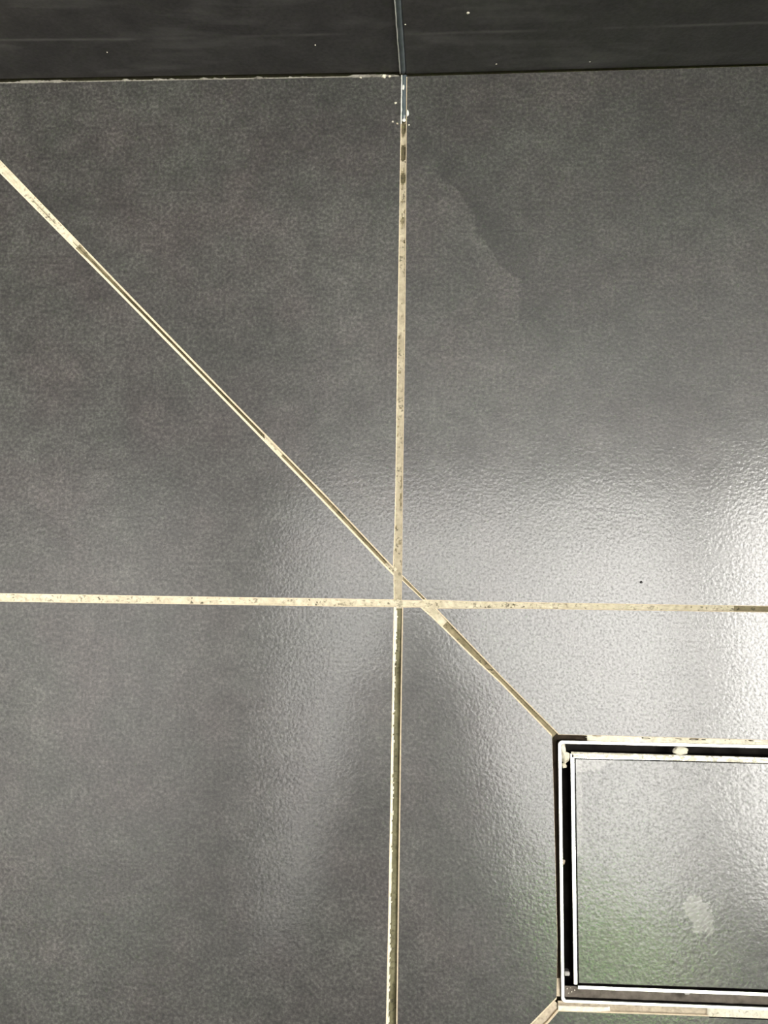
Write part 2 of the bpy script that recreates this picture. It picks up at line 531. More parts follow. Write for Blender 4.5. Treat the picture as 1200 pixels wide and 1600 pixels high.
# lower part: a ledge of grout left on one side, the other side washed out
def h_vl(s, t, seed):
    t = -t                                  # travel is towards the viewer, so mirror: -1 is the left side
    edge = -0.42 + 0.16 * fbm(s * 0.35, 0.3, seed, 3) + 0.22 * (1 - ss(s, 0, 60)) - 0.10 * ss(s, 140, 240)
    left = -0.25 + 0.12 * fbm(s * 0.5, t, seed)
    deep = -3.2 - 0.5 * fbm(s * 0.06, 1.0, seed) + 1.4 * (1 - ss(s, 6, 40)) + 0.25 * fbm(s * 0.4, t * 2, seed + 3)
    deep -= 2.0 * math.exp(-((s - 54) / 16) ** 2) + 2.2 * math.exp(-((s - 237) / 14) ** 2)
    k = ss(t, edge - 0.04, edge + 0.14)
    h = left * (1 - k) + deep * k
    return min(h + 0.5 * ss(t, 0.82, 1.0) * k, -0.1)
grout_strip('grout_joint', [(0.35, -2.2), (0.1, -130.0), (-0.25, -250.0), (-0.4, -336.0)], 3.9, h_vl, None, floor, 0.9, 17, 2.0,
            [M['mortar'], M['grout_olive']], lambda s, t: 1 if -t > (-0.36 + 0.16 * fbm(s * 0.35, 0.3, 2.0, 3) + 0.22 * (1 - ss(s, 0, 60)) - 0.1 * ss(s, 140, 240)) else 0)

# the joint across
def h_h(s, t, seed):
    h = h_full(0.25, 0.2, 0.8)(s, t, seed)
    tail = ss(s, 468, 474)                  # dirty crumbling end by the right edge
    h -= tail * (0.5 + 0.7 * fbm(s * 0.3, t * 2, 7.0))
    return min(h, -0.05)
grout_strip('grout_joint', [(-255.0 - 343, 0.3), (-254.4, 0.4), (-130.0, 0.2), (0, 0.0), (150.0, -0.1), (205.5, -0.15)], 2.9, h_h, M['grout'], floor, 1.2, 13, 3.0)
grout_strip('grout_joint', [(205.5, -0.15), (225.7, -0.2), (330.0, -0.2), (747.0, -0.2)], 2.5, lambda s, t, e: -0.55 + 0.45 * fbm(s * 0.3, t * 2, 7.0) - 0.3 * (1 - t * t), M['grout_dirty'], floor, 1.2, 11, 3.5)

# long diagonal: flush at the far end, a crack, then an open channel between sawn edges
def h_d1(s, t, seed):
    full = -0.3 + 0.12 * fbm(s * 0.4, t, seed)
    crack = ss(s, 70, 120) * ss(fbm(s * 0.05, 0, 4.0, 2) + 0.5, 0.0, 0.4)
    full -= 1.4 * crack * math.exp(-((t - 0.05) / 0.16) ** 2)
    deep = -3.0 + 0.5 * fbm(s * 0.10, t, seed + 2) - 0.6 * (1 - t * t)
    k = ss(s, 165, 215) * (1 - 0.75 * math.exp(-((s - 352) / 14) ** 2))
    k *= 1 - ss(s, 456, 466)
    return min(full * (1 - k) + deep * k, -0.12)
def d1_mat(s, t):
    w = 0.10 + 0.45 * ss(s, 165, 270)
    if s < 165 and not (105 < s and fbm(s * 0.05, 0, 4.0, 2) > -0.15):
        return 0
    if 346 + 4 * t < s < 362 or s > 458:
        return 0
    return 1 if abs(t - 0.05) < w and s < 346 else (2 if s > 165 and abs(t) < 0.9 else 0)
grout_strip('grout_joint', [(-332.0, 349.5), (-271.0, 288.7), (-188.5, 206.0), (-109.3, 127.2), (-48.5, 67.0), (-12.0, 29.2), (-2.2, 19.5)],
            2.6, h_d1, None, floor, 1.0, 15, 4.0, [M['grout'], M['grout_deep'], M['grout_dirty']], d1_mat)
# short sliver between the two joints
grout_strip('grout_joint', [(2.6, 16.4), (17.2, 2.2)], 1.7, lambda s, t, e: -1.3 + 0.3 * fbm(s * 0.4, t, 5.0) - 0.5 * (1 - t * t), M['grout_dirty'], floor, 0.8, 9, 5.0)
# diagonal down to the drain corner
def h_d3(s, t, seed):
    h = -1.7 + 0.5 * fbm(s * 0.08, t * 0.8, seed) - 0.5 * (1 - t * t) + 0.1 * fbm(s * 0.6, t * 2, seed)
    h += 1.2 * (1 - ss(s, 4, 20))
    h -= 0.8 * math.exp(-((s - 27) / 7) ** 2)
    return min(h, -0.15)
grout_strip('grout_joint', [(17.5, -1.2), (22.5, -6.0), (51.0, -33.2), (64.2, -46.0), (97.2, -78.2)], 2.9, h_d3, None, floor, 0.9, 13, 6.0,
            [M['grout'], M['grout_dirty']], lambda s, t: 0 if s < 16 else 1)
# lower drain diagonals
grout_strip('grout_joint', [(97.4, -234.0), (88.0, -245.0), (0.0, -332.0), (-330.0, -664.0)], 4.2, lambda s, t, e: -1.8 + 0.4 * fbm(s * 0.1, t, 8.0) - 0.4 * (1 - t * t), M['mortar_tan'], floor, 1.5, 11, 7.0)
grout_strip('grout_joint', [(252.0, -80.0), (331.0, -1.0), (600.0, 268.0)], 2.9, h_full(), M['grout'], floor, 2.0, 9, 8.0)

# ------------------------------------------------------------------ floor drain
drain = tag(empty('floor_drain', (0.1745, -0.157, 0.0)), 'square stainless steel floor drain with a grey tile set in its cover', 'drain')
def D(x, y, z=0.0):
    return (x * MM - 0.1745, y * MM + 0.157, z * MM)

def rounded(x0, x1, y0, y1, r, n=5):
    pts = []
    for cx, cy, a0 in ((x1 - r, y1 - r, 0), (x0 + r, y1 - r, 90), (x0 + r, y0 + r, 180), (x1 - r, y0 + r, 270)):
        for i in range(n + 1):
            a = math.radians(a0 + 90 * i / n)
            pts.append((cx + r * math.cos(a), cy + r * math.sin(a)))
    return pts

def ring(name, outer, inner, z1, z0, mats, parent, bev=0.35, in_mat=1, out_mat=1):
    """rim with softened top edges; inner and outer faces run down to z0"""
    n = len(outer)
    def lerp(a, b, w):
        return [(p[0] + (q[0] - p[0]) * w, p[1] + (q[1] - p[1]) * w) for p, q in zip(a, b)]
    loops = [(outer, z0), (outer, z1 - bev), (lerp(outer, inner, 0.16), z1), (lerp(outer, inner, 0.84), z1), (inner, z1 - bev), (inner, z0)]
    vs, fs, fm = [], [], []
    for pl, z in loops:
        vs += [D(x, y, z) for x, y in pl]
    for k in range(len(loops) - 1):
        for i in range(n):
            j = (i + 1) % n
            fs.append([k * n + i, k * n + j, (k + 1) * n + j, (k + 1) * n + i])
            fm.append(out_mat if k == 0 else (in_mat if k == len(loops) - 2 else 0))
    for i in range(n):
        j = (i + 1) % n
        k = len(loops) - 1
        fs.append([k * n + i, k * n + j, j, i]); fm.append(1)
    o = mesh_obj(name, vs, fs, mats, parent, fm)
    return o

X1 = 250.4      # right side of the drain, beyond the picture
ro = rounded(98.5, X1, -233.0, -81.2, 2.6)
ri = rounded(100.8, X1 - 2.3, -230.9, -83.3, 1.2)
# the frame stands a hair out of square, as the photo shows
def skew(pl):
    return [(x + 1.15 * (-(y + 81.0) / 152.0) * (1 - (x - 98) / 152.0), y) for x, y in pl]
ring('frame', skew(ro), skew(ri), 0.15, -20.0, [M['steel'], M['steel_dark']], drain)
bm = bmesh.new()
add_box(bm, *[v for p in ((101.0, X1 - 2.0),) for v in (D(p[0], 0)[0], D(p[1], 0)[0])], D(0, -231.5)[1], D(0, -83.0)[1], -0.0235, -0.0195)
bm_obj('trough', bm, M['steel_dark'], drain)

# cover: folded sheet tray with open corners
tray = empty('cover_tray')
tray.parent = drain
def bar(bm, x0, x1, y0, y1, z0, z1, shift=0.0):
    a, b = D(x0, y0), D(x1, y1)
    vs = []
    for z in (z0, z1):
        vs += [bm.verts.new(p) for p in ((a[0], a[1], z * MM), (b[0], a[1], z * MM), (b[0], b[1], z * MM), (a[0], b[1], z * MM))]
    for f in ((3, 2, 1, 0), (4, 5, 6, 7), (0, 1, 5, 4), (1, 2, 6, 5), (2, 3, 7, 6), (3, 0, 4, 7)):
        bm.faces.new([vs[i] for i in f])
def tray_side(x0, x1, y0, y1, dx=0.0, top=0.1):
    bm = bmesh.new()
    bar(bm, x0, x1, y0, y1, -14.0, top)
    for v in bm.verts:
        if v.co.y < D(0, -150)[1]:
            v.co.x += dx * MM
    bmesh.ops.bevel(bm, geom=[e for e in bm.edges if all(v.co.z > 0 for v in e.verts)], offset=0.0003, segments=2, affect='EDGES')
    for f in bm.faces:
        f.material_index = 0 if min(v.co.z for v in f.verts) > -0.002 else 1  # sheet sides coloured near-black for the shade in the gap
    return bm_obj('tray_rim', bm, [M['steel'], M['steel_dark']], tray)
tray_side(106.2, 108.2, -222.4, -89.0, 1.1)
tray_side(106.6, 242.6, -91.6, -88.9)
tray_side(109.6, 242.6, -224.9, -223.1)
tray_side(240.8, 242.8, -223.0, -90.0)
bm = bmesh.new()
bar(bm, 107.0, 242.0, -224.0, -90.0, -16.0, -14.0)
bm_obj('tray_base', bm, M['steel_dark'], tray)
lid = tile('cover_tile', [(110.4, -221.4), (239.8, -221.0), (239.8, -92.5), (109.2, -92.3)], [0.35, 0.3, 0.3, 0.35], M['slate_lid'], None, -0.35, 9.0, M['slate3'])
lid.parent = drain
lid.matrix_parent_inverse = Matrix.Translation((-0.1745, 0.157, 0))

# mortar around the drain frame
def mortar(name, pts, half, hf, mat, seed, mats=None, mfun=None):
    return grout_strip(name, pts, half, hf, mat, floor, 0.8, 11, seed, mats, mfun)
# far side: dark gap near the corner, pale mortar further right (travel to +x: right of travel is -y)
def h_top(s, t, seed):
    fill = ss(s + 6 * fbm(s * 0.2, t * 1.5, seed), 10, 22)
    pit = ss(fbm(s * 0.16, t * 1.8, seed + 3, 2), 0.22, 0.42)
    if t > -0.1:
        pit *= 0.3
    h = -5.0 + fill * (4.85 - 2.2 * pit) + 0.12 * fbm(s * 0.7, t * 2, seed)
    return min(h, 0.08)
mortar('mortar_joint', [(97.0, -79.5), (250.0, -79.7)], 2.1, h_top, None, 11.0, [M['mortar'], M['slot']], lambda s, t: 1 if s + 6 * fbm(s * 0.2, t * 1.5, 11.0) < 17 or (t < -0.1 and ss(fbm(s * 0.16, t * 1.8, 14.0, 2), 0.22, 0.42) > 0.6) else 0)
# near side: cream by the corner, tan hollow, pale fill further right
def h_bot(s, t, seed):
    a = 1 - ss(s + 4 * fbm(s * 0.3, t, seed), 22, 34)
    b = ss(s, 104.2 - 97 + 0.0, 105.0 - 97) * 0
    c = ss(s, 86.0, 86.8)
    ledge = -0.25 - (1.4 * ss(t, -1.0, -0.5) * (1 - ss(t, -0.5, -0.1)) if t < 0 else 0.0)
    h = -2.0 + 0.3 * fbm(s * 0.2, t, seed)
    if t > 0.45:
        h = max(h, -0.5 - 0.8 * (1 - t))
    h = max(h, -2.0 + a * 1.75 * ss(t + 0.35 * fbm(s * 0.4, 0.2, seed), -0.55, -0.2))
    h = max(h, -2.0 + c * 2.0)
    return min(h, 0.05)
mortar('mortar_joint', [(98.0, -235.4), (250.0, -235.3)], 2.8, h_bot, None, 12.0, [M['mortar'], M['mortar_tan']],
       lambda s, t: 0 if (s > 86.4 or (s < 30 and t > -0.3)) else 1)
# left side: an open dark slot with remains low down
mortar('mortar_joint', [(96.2, -82.0), (97.4, -230.0)], 2.2, lambda s, t, e: -6.0 + 4.6 * ss(s, 124, 150) + 0.3 * fbm(s * 0.2, t, 4.0), None, 13.0, [M['slot'], M['mortar_tan']], lambda s, t: 1 if s > 138 else 0)

def lump(name, cx, cy, cz, rx, ry, rz, mat, parent, seed=0.0, rough=0.35, sub=3, local=True):
    bm = bmesh.new()
    bmesh.ops.create_icosphere(bm, subdivisions=sub, radius=1.0)
    for v in bm.verts:
        k = 1 + rough * fbm(v.co.x * 1.3 + seed, v.co.y * 1.3, v.co.z * 1.3)
        v.co = Vector((v.co.x * rx * k, v.co.y * ry * k, v.co.z * rz * k)) * MM
    o = bm_obj(name, bm, mat, parent, smooth=True)
    o.location = D(cx, cy, cz) if local else (cx * MM, cy * MM, cz * MM)
    return o
lump('mortar_blob', 103.2, -91.5, -2.4, 2.6, 3.6, 2.2, M['mortar'], drain, 1.0)
lump('mortar_blob', 101.8, -86.2, -1.2, 1.5, 4.0, 1.1, M['mortar'], drain, 2.0)
lump('mortar_blob', 102.6, -96.5, -3.0, 1.6, 1.6, 1.4, M['mortar'], drain, 3.0)
lump('mortar_blob', 171.8, -86.0, -2.2, 4.4, 2.7, 2.0, M['mortar'], drain, 4.0)
lump('mortar_blob', 101.6, -153.0, -2.0, 1.1, 1.5, 1.0, M['mortar_tan'], drain, 5.0)
for k, (cx, cy) in enumerate(((103.6, -226.0), (105.6, -225.4), (106.2, -227.6), (104.4, -228.4), (108.0, -226.6))):
    lump('mortar_speck', cx, cy, -2.9, 0.45, 0.4, 0.35, M['mortar'], drain, 20.0 + k, 0.4, 1)
# residue along the far tray rim
grout_strip('mortar_residue', [(106.5, -89.6), (246.0, -90.4)], 1.6, lambda s, t, e: 0.12 + 0.14 * fbm(s * 0.4, t, 2.0) - 1.2 * ss(-t + 0.5 * fbm(s * 0.3, 1.0, 3.0), 0.55, 0.95), M['mortar'], None, 0.8, 9, 14.0)
r = bpy.data.objects['mortar_residue']
r.parent = drain
r.matrix_parent_inverse = Matrix.Translation((-0.1745, 0.157, 0))
# silt in the near channel and spacer lugs
s_ = grout_strip('silt', [(102.0, -227.8), (248.0, -228.0)], 3.3, lambda s, t, e: -3.4 + 0.5 * fbm(s * 0.12, t, 3.0) - 5.0 * math.exp(-((s - 67.0) / 2.6) ** 2) * ss(-t, -0.4, 0.4), M['silt'], None, 1.0, 11, 15.0)
s_.parent = drain
s_.matrix_parent_inverse = Matrix.Translation((-0.1745, 0.157, 0))
for cx, cy in ((173.6, -225.6), (103.6, -217.5)):
    bm = bmesh.new()
    bar(bm, cx - 1.6, cx + 1.6, cy - 1.2, cy + 1.2, -9.0, -2.6)
    bmesh.ops.bevel(bm, geom=bm.edges[:], offset=0.0004, segments=2, affect='EDGES')
    bm_obj('spacer_lug', bm, plain('grey_spacer', (0.30, 0.29, 0.27), 0.6), drain)

# ------------------------------------------------------------------ walls
wall_back = struct(box_obj('wall_back', -0.70, 0.85, 0.362, 0.45, -0.045, 2.30, M['bed']))
def wall_tile(x0, y0, x1, y1, z0, z1, mat):
    """tile on the far wall, face line from (x0,y0) to (x1,y1) in mm"""
    c = 0.5
    vs = [(x0, y0, z0), (x1, y1, z0), (x1, y1, z1), (x0, y0, z1)]
    vs += [(x0 - c, y0 + c, z0 - c), (x1 + c, y1 + c, z0 - c), (x1 + c, y1 + c, z1 + c), (x0 - c, y0 + c, z1 + c)]
    vs += [(x0 - c, 362, z0 - c), (x1 + c, 362, z0 - c), (x1 + c, 362, z1 + c), (x0 - c, 362, z1 + c)]
    fs = [[0, 1, 2, 3]]
    fm = [0]
    for b in (0, 4):
        for i in range(4):
            j = (i + 1) % 4
            fs.append([b + 4 + i, b + 4 + j, b + j, b + i]); fm.append(1)
    return mesh_obj('wall_tile', [(a * MM, b * MM, d * MM) for a, b, d in vs], fs, [mat, M['wall_plain']], wall_back, fm)
for k in range(4):
    z0, z1 = (1.2, 598.0) if k == 0 else (k * 600 + 2.0 - 0.5, k * 600 + 598.0)
    if k == 3:
        continue
    wall_tile(-597.0, 351.2, -2.9, 349.7, z0, z1, M['wall%d' % (k % 2)])
    wall_tile(1.6, 348.3, 597.0, 353.5, z0, z1, M['wall%d' % ((k + 1) % 2)])
wall_tile(600.0, 353.5, 748.0, 353.5, 1.2, 1798.0, M['wall1'])
for k in (3,):
    wall_tile(-597.0, 351.2, -2.9, 349.7, 1802.0, 2248.0, M['wall1'])
    wall_tile(1.6, 348.3, 748.0, 353.5, 1802.0, 2248.0, M['wall0'])
wall_left = struct(box_obj('wall_left', -0.70, -0.60, -1.95, 0.362, -0.045, 2.30, M['wall_plain']))
bm = bmesh.new()
for a in ((-1.95, WY0, -0.045, 2.30), (WY1, 0.362, -0.045, 2.30), (WY0, WY1, -0.045, WZ0), (WY0, WY1, WZ1, 2.30)):
    add_box(bm, 0.75, 0.85, a[0], a[1], a[2], a[3])
wall_right = struct(bm_obj('wall_right', bm, M['wall_plain']))
window = struct(empty('window_1', (0.80, (WY0 + WY1) / 2, WZ0)))
def W(name, y0, y1, z0, z1, x0, x1, mat):
    o = box_obj(name, x0 - 0.80, x1 - 0.80, y0 - (WY0 + WY1) / 2, y1 - (WY0 + WY1) / 2, z0 - WZ0, z1 - WZ0, mat, window)
    return o
W('window_frame', WY0, WY0 + 0.03, WZ0, WZ1, 0.78, 0.83, M['trim'])
W('window_frame', WY1 - 0.03, WY1, WZ0, WZ1, 0.78, 0.83, M['trim'])
W('window_frame', WY0 + 0.03, WY1 - 0.03, WZ0, WZ0 + 0.03, 0.78, 0.83, M['trim'])
W('window_frame', WY0 + 0.03, WY1 - 0.03, WZ1 - 0.012, WZ1, 0.78, 0.83, M['trim'])
W('window_sill', WY0, WY1, WZ0 - 0.03, WZ0, 0.73, 0.78, M['trim'])
wall_front = struct(box_obj('wall_front', -0.70, 0.85, -2.05, -1.95, -0.045, 2.30, M['plaster']))
bm = bmesh.new()
for a in ((-0.70, 0.85, OY1, 0.45), (-0.70, 0.85, -2.05, OY0), (-0.70, OX0, OY0, OY1), (OX1, 0.85, OY0, OY1)):
    add_box(bm, a[0], a[1], a[2], a[3], 2.25, 2.29)
ceiling = struct(bm_obj('ceiling', bm, M['plaster']))

# ------------------------------------------------------------------ silicone in the wall corner and its run-out on the floor
def ribbon(name, secs, mat, parent=None):
    """secs: list of closed cross-sections (lists of points in mm) swept in order"""
    n = len(secs[0])
    vs = [(x * MM, y * MM, z * MM) for sec in secs for x, y, z in sec]
    fs = []
    for k in range(len(secs) - 1):
        for i in range(n):
            j = (i + 1) % n
            fs.append([k * n + i, k * n + j, (k + 1) * n + j, (k + 1) * n + i])
    fs.append(list(range(n))[::-1])
    fs.append([(len(secs) - 1) * n + i for i in range(n)])
    o = mesh_obj(name, vs, fs, mat, parent, smooth=True)
    bm = bmesh.new(); bm.from_mesh(o.data)
    bmesh.ops.recalc_face_normals(bm, faces=bm.faces)
    bm.to_mesh(o.data); bm.free()
    return o

bead = tag(empty('sealant_bead', (0, 0.348, 0)), 'blue-grey clear silicone bead running down the dark wall joint onto the floor', 'sealant')
def under_bead(o):
    o.parent = bead
    o.matrix_parent_inverse = Matrix.Translation((0, -0.348, 0))
    return o
secs = []
for k in range(60):
    z = 2248.0 - (2248.0 - 120.0) * k / 8 if k < 8 else 120.0 - 118.0 * (k - 8) / 51
    w = fbm(z * 0.05, 1.0, 2.0)
    xl, xr = -2.9 + 0.2 * w, 1.5 + 0.2 * fbm(z * 0.06, 5.0, 1.0)
    yf = 348.1 - 0.25 * w
    secs.append([(xl, 350.5, z), (xl + 0.4, yf + 0.7, z), (xl + 1.2, yf - 0.1, z), ((xl + xr) / 2, yf - 0.35, z), (xr - 1.2, yf - 0.1, z), (xr - 0.4, yf + 0.5, z), (xr, 350.5, z)])
under_bead(ribbon('wall_bead', secs, M['silicone']))
secs = []
for k in range(40):
    y = 348.6 - 32.0 * k / 39
    w = fbm(y * 0.15, 3.0, 2.0)
    xl, xr = -1.9 + 0.25 * w, 1.7 + 0.2 * fbm(y * 0.2, 6.0, 1.0)
    top = -0.35 + 0.3 * w
    if k > 34:
        top -= 0.35 * (k - 34)
    secs.append([(xl, y, -2.6), (xl + 0.2, y, top - 0.6), (xl + 1.0, y, top - 0.1), ((xl + xr) / 2, y, top), (xr - 1.0, y, top - 0.1), (xr - 0.2, y, top - 0.6), (xr, y, -2.6)])
under_bead(ribbon('floor_bead', secs, M['silicone']))
# pale torn lip along one side of the bead, on the wall and along the floor
secs = []
for k in range(60):
    z = 2248.0 - (2248.0 - 120.0) * k / 8 if k < 8 else 120.0 - 118.5 * (k - 8) / 51
    x = -2.75 + 0.15 * fbm(z * 0.12, 8.0, 1.0)
    r = 0.42 + 0.14 * fbm(z * 0.2, 2.0, 4.0)
    y = 348.25
    secs.append([(x - r, y + 0.5, z), (x - r * 0.4, y - 0.3, z), (x + r * 0.6, y - 0.3, z), (x + r, y + 0.5, z)])
under_bead(ribbon('pale_lip', secs, M['white_silicone']))
secs = []
for k in range(50):
    y = 348.3 - 34.0 * k / 49
    x = -1.75 + 0.1 * fbm(y * 0.3, 8.0, 1.0)
    r = 0.5 + 0.2 * fbm(y * 0.35, 2.0, 4.0)
    secs.append([(x - r, y, -0.5), (x - r * 0.5, y, 0.12), (x + r * 0.5, y, 0.05), (x + r, y, -0.8)])
under_bead(ribbon('pale_lip', secs, M['white_silicone']))
for cx, cy, cz, rx, ry, rz in ((-0.6, 339.5, 0.0, 0.75, 1.9, 0.6), (2.4, 321.4, 0.1, 0.9, 2.4, 0.7), (0.2, 316.8, -0.3, 1.4, 1.2, 0.5)):
    under_bead(lump('sealant_blob', cx, cy, cz, rx, ry, rz, M['white_silicone'], None, cx, 0.3, 2, False))

# ------------------------------------------------------------------ loose crumbs
def crumb(x, y, z, r, label, seed, mat='mortar', group=None):
    o = lump('mortar_crumb', x, y, z, r, r * 0.8, r * 0.6, M[mat], None, seed, 0.6, 2, False)
    return tag(o, label, 'crumb', group)
crumb(-5.6, 328.6, 0.3, 0.85, 'pale mortar crumb left of the silicone run-out, nearest the wall', 1.0)
crumb(-7.3, 315.6, 0.25, 0.65, 'tiny white mortar crumb farthest left of the silicone end', 2.0)
crumb(-4.3, 314.3, 0.25, 0.75, 'small grey-white mortar crumb close left of the silicone end', 3.0, 'mortar_tan')
crumb(3.4, 313.2, 0.25, 0.6, 'tiny white mortar crumb right of the silicone end', 4.0)
crumb(-13.6, 347.3, 0.5, 1.5, 'white mortar crumb against the wall foot, biggest beside the silicone bead', 5.0)
crumb(-9.8, 347.2, 0.4, 0.9, 'small white crumb between the bigger wall-foot crumb and the silicone bead', 6.0)
crumb(-29.0, 346.8, 0.3, 0.8, 'small white crumb at the wall foot, left of the other two beside the bead', 7.0)
t = plain('black_grit', (0.01, 0.01, 0.01), 0.6)
M['grit'] = t
o = lump('grit_speck', 149.6, 15.2, 0.3, 0.85, 0.75, 0.5, M['grit'], None, 8.0, 0.3, 2, False)
tag(o, 'black speck of grit on the tile right of the crossing joints', 'grit')

# broken line of old grout along the wall foot and specks stuck to the wall
M['foot'] = grout_mat('grey_old_grout', (0.27, 0.255, 0.22), (0.13, 0.12, 0.10), 0.6, 9.0)
def h_foot(s, t, seed):
    k = ss(fbm(s * 0.07, 0.4, seed, 3) + 0.25 * fbm(s * 0.5, t, 3.0), 0.02, 0.42)
    return -1.6 + 1.7 * k + 0.2 * fbm(s * 0.8, t, 2.0)
grout_strip('wall_foot_grout', [(-590.0, 349.2), (-3.5, 347.9)], 1.0, h_foot, M['foot'], floor, 1.0, 7, 21.0)
for x, z, r in ((40.3, 63.6, 1.0), (2.6, 54.2, 0.5), (-55.0, 33.0, 0.5), (120.0, 9.0, 0.45), (60.0, 9.5, 0.5), (-190.0, 30.0, 0.4)):
    yy = 348.3 + 0.0087 * x if x > 0 else 349.7
    o = lump('mortar_speck', x, yy, z, r, r * 0.6, r, M['mortar'], None, x, 0.4, 2, False)
    o.parent = wall_back

# ------------------------------------------------------------------ photographer, seen only as the dark reflection in the glaze
def skin_part(bm_out, verts, edges, mat, sub=2, root=0):
    me = bpy.data.meshes.new('tmp')
    me.from_pydata([v[:3] for v in verts], edges, [])
    ob = bpy.data.objects.new('tmp', me)
    COL.objects.link(ob)
    ob.modifiers.new('skin', 'SKIN')
    sd = ob.modifiers.new('sub', 'SUBSURF')
    sd.levels = sd.render_levels = sub
    sv = me.skin_vertices[0].data
    for i, v in enumerate(verts):
        r = v[3]
        sv[i].radius = r if isinstance(r, tuple) else (r, r)
        sv[i].use_root = (i == root)
    dg = bpy.context.evaluated_depsgraph_get()
    ev = ob.evaluated_get(dg)
    m2 = bpy.data.meshes.new_from_object(ev)
    for p in m2.polygons:
        p.material_index = mat
        p.use_smooth = True
    bm_out.from_mesh(m2)
    bpy.data.objects.remove(ob)
    bpy.data.meshes.remove(m2)

M['skin'] = plain('skin', (0.50, 0.30, 0.22), 0.5, var=0.08, scale=60)
M['dark_cloth'] = plain('charcoal_knit', (0.022, 0.023, 0.027), 0.9, spec=0.2, var=0.3, scale=300)
M['denim'] = plain('dark_denim', (0.03, 0.036, 0.055), 0.85, spec=0.2, var=0.3, scale=400)
M['hair'] = plain('dark_hair', (0.018, 0.012, 0.009), 0.5, var=0.3, scale=500)
M['shoe'] = plain('black_rubber', (0.02, 0.02, 0.02), 0.6, var=0.2)

person = empty('person', (0.0, -0.80, 0.0))
tag(person, 'person in dark clothes crouching before the shower, holding a phone over the floor', 'person')
def on_person(o):
    o.parent = person
    o.matrix_parent_inverse = Matrix.Translation((0.0, 0.80, 0.0))
    return o

bm = bmesh.new()
# trunk, neck, limbs: one skeleton
V = [(0, -0.97, 0.42, (0.15, 0.12)), (0, -0.87, 0.61, (0.13, 0.10)), (0, -0.74, 0.80, (0.15, 0.11)), (0, -0.60, 0.94, (0.09, 0.075)), (0, -0.50, 0.975, 0.055), (0, -0.40, 0.985, 0.05),
     (-0.10, -0.62, 0.935, 0.075), (-0.185, -0.61, 0.92, 0.062), (-0.100, -0.43, 0.765, 0.047), (-0.078, -0.31, 0.715, 0.047), (-0.066, -0.195, 0.668, 0.032),
     (0.10, -0.62, 0.935, 0.075), (0.185, -0.61, 0.92, 0.062), (0.095, -0.43, 0.765, 0.047), (0.074, -0.31, 0.715, 0.047), (0.062, -0.195, 0.668, 0.032),
     (-0.11, -0.95, 0.38, 0.10), (-0.20, -0.56, 0.50, 0.062), (-0.185, -0.70, 0.29, 0.056), (-0.16, -0.81, 0.10, 0.038), (-0.165, -0.74, 0.045, 0.04), (-0.18, -0.62, 0.025, 0.03),
     (0.11, -0.95, 0.38, 0.10), (0.21, -0.56, 0.50, 0.062), (0.195, -0.70, 0.29, 0.056), (0.17, -0.81, 0.10, 0.038), (0.175, -0.74, 0.045, 0.04), (0.19, -0.62, 0.025, 0.03)]
Ed = [(0, 1), (1, 2), (2, 3), (3, 4), (4, 5), (3, 6), (6, 7), (7, 8), (8, 9), (9, 10), (3, 11), (11, 12), (12, 13), (13, 14), (14, 15),
      (0, 16), (16, 17), (17, 18), (18, 19), (19, 20), (20, 21), (0, 22), (22, 23), (23, 24), (24, 25), (25, 26), (26, 27)]
skin_part(bm, V, Ed, 0)
# head: an egg with brow, nose, chin and ears, turned down towards the phone
hc = Vector((0, -0.300, 0.995))
tilt = Matrix.Rotation(math.radians(-58), 3, 'X')
hb = bmesh.new()
bmesh.ops.create_uvsphere(hb, u_segments=32, v_segments=24, radius=1.0)
for v in hb.verts:
    x, y, z = v.co
    w = 0.075 * (1 - 0.22 * max(0, -z) ** 1.5)
    p = Vector((x * w, y * (0.092 if y < 0 else 0.088), z * 0.115))
    if y > 0.5:
        p.y += 0.022 * math.exp(-(x / 0.16) ** 2 - ((z + 0.12) / 0.2) ** 2)       # nose
        p.y += 0.008 * math.exp(-(x / 0.35) ** 2 - ((z + 0.52) / 0.10) ** 2)      # lips
        p.y += 0.010 * math.exp(-(x / 0.3) ** 2 - ((z + 0.85) / 0.15) ** 2)       # chin
        p.y -= 0.010 * (math.exp(-((abs(x) - 0.38) / 0.18) ** 2 - ((z - 0.05) / 0.12) ** 2))  # eye sockets
    p.x += math.copysign(0.012, x) * math.exp(-((abs(x) - 1.0) / 0.1) ** 2 - ((z + 0.05) / 0.25) ** 2)   # ears
    v.co = hc + tilt @ p
for f in hb.faces:
    f.material_index = 0
    f.smooth = True
m2 = bpy.data.meshes.new('tmp'); hb.to_mesh(m2); hb.free()
bm.from_mesh(m2); bpy.data.meshes.remove(m2)
